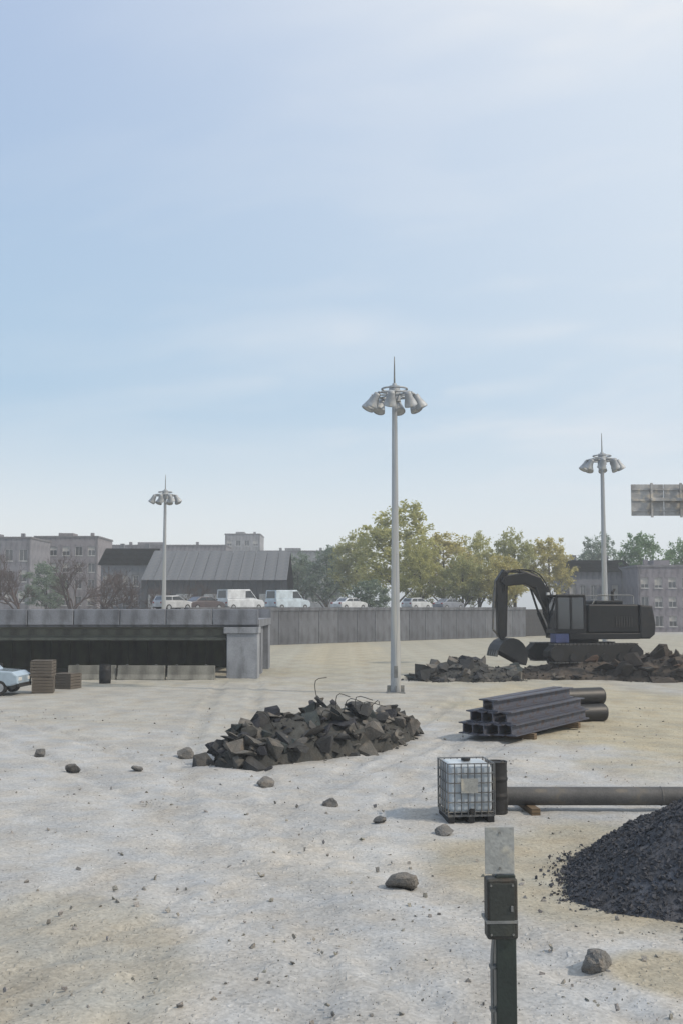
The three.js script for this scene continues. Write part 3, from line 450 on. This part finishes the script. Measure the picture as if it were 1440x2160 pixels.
// ---------------------------------------------------------------- steel beams, rolls
{
  const a = gp(1038, 1562), b = gp(1240, 1512), d = b.clone().sub(a), turn = -Math.atan2(d.z, d.x), L = 6.2, y0 = gh(a.x, a.z);
  const u = d.clone().normalize(), n = V(-u.z, 0, u.x);
  for (const k of [.8, 4.6]) { const q = a.clone().addScaledVector(u, k); solo('timber_sleeper', bx(-.1, 0, -1.05, .1, .2, 1.05, .015), C.timber, k < 2 ? 'timber sleeper under the open front ends of the stacked beams' : 'timber sleeper under the stacked beams, beside the black rolls', 'timber', [q.x, y0 - .03, q.z], [0, turn, 0], 'sleepers under the beams'); }
  const s = [[-.16, 0], [.16, 0], [.16, .03], [.02, .05], [.02, .29], [.16, .31], [.16, .34], [-.16, .34], [-.16, .31], [-.02, .29], [-.02, .05], [-.16, .03]], g = prism(s, 0, L).rotateY(Math.PI / 2), r = rng(5);
  [5, 4, 2].forEach((cnt, row) => { for (let i = 0; i < cnt; i++) { const q = a.clone().addScaledVector(n, (i - (cnt - 1) / 2) * .38).addScaledVector(u, -.5 + (r() - .5) * .35 + row * .1); solo('steel_beam', g, C.beam, ['blue grey steel beam in the bottom row of the stack', 'blue grey steel beam in the middle row of the stack', 'blue grey steel beam on top of the stack'][row], 'beam', [q.x, y0 + .175 + row * .347, q.z], [0, turn + (r() - .5) * .02, 0], 'stacked steel beams ' + ['bottom row', 'middle row', 'top row'][row]); } });
  const rg = uvm(new THREE.LatheGeometry([[.06, 0], [.3, 0], [.31, .05], [.31, 2.15], [.3, 2.2], [.06, 2.2], [.06, 0]].map((q) => new THREE.Vector2(...q)), 26).rotateZ(-Math.PI / 2));
  const c = gp(1128, 1524); [[0, 0, .3], [.1, -.64, .3], [.05, -.32, .84]].forEach(([x, z, y], i) => solo('membrane_roll', rg, C.roll, ['black membrane roll in front of its pair beside the beams', 'black membrane roll lying behind another beside the beams', 'black membrane roll on top of two others'][i], 'roll', [c.x + x + .5, gh(c.x, c.z) + y, c.z + z], [0, turn * .35 + .02 * i, 0]));
}
// ---------------------------------------------------------------- pipe, tote, barrel
{
  const a = gp(1062, 1706), b = gp(1460, 1706), turn = -Math.atan2(b.z - a.z, b.x - a.x), R = .18, L = 6.5, y0 = gh(a.x, a.z) + .09;
  const lathe = (l) => uvm(new THREE.LatheGeometry(l.map((q) => new THREE.Vector2(...q)), 40).rotateZ(-Math.PI / 2));
  const t = thing('steel_pipe', 'long grey steel pipe lying on timber blocks beside the caged tank', 'pipe', [a.x, y0 + R, a.z], turn); part('tube', lathe([[R - .02, 0], [R, 0], [R, L], [R - .02, L], [R - .02, 0]]), C.pipe, t); part('flange', lathe([[R + .002, 0], [R + .07, 0], [R + .07, .05], [R + .002, .05]]), C.pipe, t); part('weld_seam', lathe([[R, 3.1], [R + .008, 3.11], [R + .008, 3.13], [R, 3.14]]), C.pipe, t);
  for (const k of [.5, 3.6]) { const q = V(k, 0, 0).applyAxisAngle(V(0, 1, 0), turn).add(a); solo('timber_block', bx(-.09, 0, -.5, .09, .14, .5, .01), C.timber, k < 2 ? 'short timber block under the flanged end of the steel pipe' : 'short timber block under the pipe behind the dark gravel heap', 'timber', [q.x, y0 - .12, q.z], [0, turn + .1, 0], 'blocks under the pipe'); }
}
{
  const p = gp(982, 1722), t = thing('caged_tank', 'pale blue white plastic tank in a steel cage on a pallet', 'tank', [p.x, gh(p.x, p.z), p.z], .12), w = .45, d = .44, y1 = .15, y2 = 1.1;
  part('tank', bx(-w + .03, y1 + .02, -d + .03, w - .03, y2 - .02, d - .03, .09), C.tank, t);
  const pal = part('pallet', bx(-w, .11, -d, w, .145, d), C.cage, t); for (const x of [-.38, 0, .38]) part('pallet_foot', bx(x - .06, 0, -d, x + .06, .109, d), C.charcoalB, pal);
  const r = .011; for (let k = 0; k < 6; k++) { const y = y1 + .05 + k * (y2 - y1 - .06) / 5; part('cage_ring', join([rod(V(-w, y, -d), V(w, y, -d), r), rod(V(-w, y, d), V(w, y, d), r), rod(V(-w, y, -d), V(-w, y, d), r), rod(V(w, y, -d), V(w, y, d), r)]), C.cage, t); }
  for (let k = 0; k <= 7; k++) for (const z of [-d - .014, d + .014]) part('cage_bar', rod(V(-w + k * 2 * w / 7, y1 - .01, z), V(-w + k * 2 * w / 7, y2, z), r), C.cage, t);
  for (let k = 1; k < 6; k++) for (const x of [-w - .014, w + .014]) part('cage_bar', rod(V(x, y1 - .01, -d + k * 2 * d / 6), V(x, y2, -d + k * 2 * d / 6), r), C.cage, t);
  part('lid', new THREE.CylinderGeometry(.09, .09, .05, 20).translate(0, y2 + .02, 0), C.black, t); part('valve', join([uvm(new THREE.CylinderGeometry(.04, .04, .12, 14).rotateX(Math.PI / 2).translate(0, .22, d + .03)), bx(-.05, .25, d + .06, .05, .27, d + .08)]), C.black, t); part('label_plate', bx(-.2, .55, d + .028, .12, .82, d + .032), C.plate, t);
}
{
  const p = gp(1046, 1712), t = thing('barrel', 'black steel barrel standing between the caged tank and the pipe', 'barrel', [p.x, gh(p.x, p.z), p.z]), l = [[0, 0], [.215, 0], [.22, .02]]; for (let y = .05; y < .97; y += .03) l.push([.213 + (Math.abs(y - .34) < .03 || Math.abs(y - .66) < .03 ? .014 : 0), y]); l.push([.22, .98], [.22, 1.0], [.205, 1.0], [.205, .975], [0, .975]);
  part('drum', uvm(new THREE.LatheGeometry(l.map((q) => new THREE.Vector2(...q)), 30)), C.black, t); part('bung', new THREE.CylinderGeometry(.03, .03, .03, 12).translate(.12, .99, 0), C.steel, t);
}
{ const p = gp(222, 1440), t = thing('barrel', 'dark grey barrel standing below the bridge edge', 'barrel', [p.x, gh(p.x, p.z), p.z]), l = [[0, 0], [.3, 0], [.31, .3], [.325, .32], [.31, .34], [.31, .62], [.325, .64], [.31, .66], [.3, .98], [0, .98]]; part('drum', uvm(new THREE.LatheGeometry(l.map((q) => new THREE.Vector2(...q)), 24)), C.charcoalB, t); part('lid', new THREE.CylinderGeometry(.29, .29, .03, 20).translate(0, .995, 0), C.charcoal, t); }

{ // slatted crates beside the pickup
  const crate = (label, px, py, y, turn) => { const p = gp(px, py), t = thing('wooden_crate', label, 'crate', [p.x, gh(p.x, p.z) + y, p.z], turn), w = .5, h = .72; for (let k = 0; k < 5; k++) for (const z of [-1, 1]) { part('slat', bx(-w, k * h / 5 + .01, -.012, w, (k + 1) * h / 5 - .015, .012), C.crateWood, t, [0, 0, z * w]); part('slat', bx(-.012, k * h / 5 + .01, -w + .014, .012, (k + 1) * h / 5 - .015, w - .014), C.crateWood, t, [z * (w - .02), 0, 0]); } for (const [x, z] of [[-1, -1], [-1, 1], [1, -1], [1, 1]]) part('corner_post', bx(-.035, 0, -.035, .035, h, .035), C.crateWood, t, [x * (w - .07), 0, z * (w - .05)]); for (let k = 0; k < 6; k++) part('lid_board', bx(-w + k * w / 3 + .006, h, -w, -w + (k + 1) * w / 3 - .006, h + .025, w), C.crateWood, t); };
  crate('slatted wooden crate at the bottom of a stack beside the blue pickup', 92, 1460, 0, .2); crate('slatted wooden crate on top of another beside the blue pickup', 91, 1460, .75, .05); crate('single slatted wooden crate standing near the barrel and crate stack', 142, 1452, 0, -.3);
}
// ---------------------------------------------------------------- gravel heap
{
  const cx = 6.55, cz = -16.1, rx = 3.3, rz = 2.45, N = 3.6, turn = -.25, t = thing('gravel_heap', 'dark blue grey heap of crushed stone on the sand beside the pipe', 'gravel heap', [cx, gh(cx, cz) - .03, cz], turn);
  const rad = (x, z) => Math.pow(Math.pow(Math.abs(x / rx), N) + Math.pow(Math.abs(z / rz), N), 1 / N);
  const f = (x, z) => { const q = rad(x, z); return 2.4 * clamp(1.02 - Math.sqrt(q * q + .03)) * (1 + (fbm(x * .7 + 3, z * .7, 3) - .5) * .35) + (fbm(x * 2.2, z * 2.2, 3) - .5) * .12 * smooth(1, .85, q) - .06 * smooth(.95, 1.06, q); };
  const g = new THREE.PlaneGeometry(2 * rx * 1.06, 2 * rz * 1.06, 150, 110).rotateX(-Math.PI / 2), p = g.attributes.position; for (let i = 0; i < p.count; i++) p.setY(i, f(p.getX(i), p.getZ(i)) + (hash(i, 3) - .5) * .02); g.computeVertexNormals();
  part('heap_core', uvm(g), C.stoneDark, t);
  const r = rng(404), n = 26000, im = new THREE.InstancedMesh(chunkGeo(55, 1, .75, .85, 10), M(1, 1, 1, .9, 'stone'), n), m = new THREE.Matrix4(), q = new THREE.Quaternion(), e = new THREE.Euler(), col = new THREE.Color();
  for (let i = 0; i < n; i++) { let x, z, k; do { x = (r() * 2 - 1) * rx * 1.25; z = (r() * 2 - 1) * rz * 1.25; k = rad(x, z); } while (k > 1 + .22 * r() * r() * r()); const s = .025 + Math.pow(r(), 4) * .075; e.set(r() * 6, r() * 6, r() * 6); q.setFromEuler(e); m.compose(V(x, Math.max(.02, f(x, z)) + s * .1, z), q, V(s, s, s)); im.setMatrixAt(i, m); const c = .06 + r() * .05; col.setRGB(c, c * 1.1, c * 1.36); im.setColorAt(i, col); }
  im.name = 'crushed_stones'; im.userData.kind = 'stuff'; im.castShadow = im.receiveShadow = true; t.add(im);
}
// ---------------------------------------------------------------- foreground post
{
  const D = 9.4, p = at(1054, HZ, D), base = gh(p.x, p.z), Y = (py) => at(1067, py, D).y, t = thing('fence_post', 'dark green steel post with a clamped box and a pale plate on top', 'post', [p.x, 0, -D], .05);
  part('post', bx(-.085, base - .1, -.085, .085, Y(1840), .085, .014), C.green, t);
  const box = part('switch_box', bx(-.165, Y(1972), -.02, .09, Y(1846), .14, .02), C.greenGrey, t); part('box_door', bx(-.15, Y(1964), .141, .058, Y(1854), .155, .006), C.greenBox, box); part('clamp_band', bx(-.176, Y(1937), -.086, .084, Y(1931), .16), C.galvDark, box); part('latch', bx(.025, Y(1912), .156, .045, Y(1900), .172, .004), C.galvDark, box);
  const pl = part('sign_plate', bx(-.17, Y(1838), .08, .075, Y(1740), .09, .004), C.plate, t); part('plate_bracket', bx(-.075, Y(1850), .05, -.02, Y(1752), .079), C.galvDark, t);
  part('conduit', uvm(new THREE.TubeGeometry(new THREE.CatmullRomCurve3([V(-.11, base - .1, .03), V(-.11, .5, .03), V(-.112, Y(2010), .04), V(-.1, Y(1968), .06)]), 24, .014, 8)), C.galvDark, t); for (const y of [2040, 2130]) part('conduit_clip', bx(-.13, Y(y), -.02, -.086, Y(y) + .025, .055), C.galvDark, t);
  for (const [x, y] of [[-.135, 1960], [.045, 1960], [-.135, 1858], [.045, 1858]]) part('screw', new THREE.CylinderGeometry(.009, .009, .008, 8).rotateX(Math.PI / 2), C.galvDark, box, [x, Y(y), .158]);
  for (const y of [1752, 1826]) part('rivet', new THREE.CylinderGeometry(.011, .011, .008, 10).rotateX(Math.PI / 2), C.galvDark, pl, [-.047, Y(y), .094]);
}
// ---------------------------------------------------------------- single rocks
function rockGeo(seed) { const g = new THREE.IcosahedronGeometry(.5, 4), p = g.attributes.position; for (let i = 0; i < p.count; i++) { const v = V(p.getX(i), p.getY(i), p.getZ(i)).normalize(); let r = .42; for (let k = 0; k < 14; k++) { const n = V(hash(k, seed, 1) - .5, hash(k, seed, 2) - .5, hash(k, seed, 3) - .5).normalize(), c = v.dot(n); if (c > .2) r = Math.min(r, (.24 + .16 * hash(k, seed, 4)) / c); } r *= 1 + (fbm(v.x * 4 + seed, v.y * 4 + v.z * 3, 3) - .5) * .18; p.setXYZ(i, v.x * r, v.y * r * .75, v.z * r); } g.computeVertexNormals(); return uvm(g); }
const rockGs = [1, 2, 3, 4, 5, 6, 7, 8, 9, 10].map(rockGeo);
[[85, 1594, 34, 'small dark rock alone on gravel, left of the other two stones', 2], [154, 1626, 36, 'blue grey rock beside two small stones on the gravel', 2], [290, 1626, 34, 'warm grey rock between the heap and the pair of stones', 0], [392, 1596, 40, 'grey rock just off the blunt end of the dark heap', 0], [697, 1698, 34, 'brownish rock in front of the middle of the dark heap', 2], [800, 1732, 34, 'dark angular rock between the dark heap and caged tank', 2], [850, 1870, 78, 'broad brown grey rock at the edge of the sand patch', 1], [1258, 2042, 78, 'large grey rock in front of the dark gravel heap', 0], [560, 1655, 40, 'grey rock fallen at the front foot of the dark heap', 0], [935, 1752, 46, 'flat rock at the front corner of the caged tank', 0]].forEach(([px, py, wpx, l, mi], i) => { const p = gp(px, py), s = wpx * -p.z / F * 1.2; const o = solo('rock', rockGs[i % 10], C.rock[mi], l, 'rock', [p.x, gh(p.x, p.z) + s * .1, p.z], [.3 * Math.sin(i * 5), i * 1.9, .3 * Math.cos(i * 3)]); o.scale.set(s * (1 + .2 * Math.sin(i * 2.3)), s * (.8 + .25 * Math.cos(i * 1.7)), s); });

const renderer = new THREE.WebGLRenderer({ antialias: true });
renderer.toneMapping = THREE.LinearToneMapping; renderer.toneMappingExposure = EXPOSURE; renderer.shadowMap.enabled = true; renderer.setSize(682, 1024);
renderer.render(scene, camera);
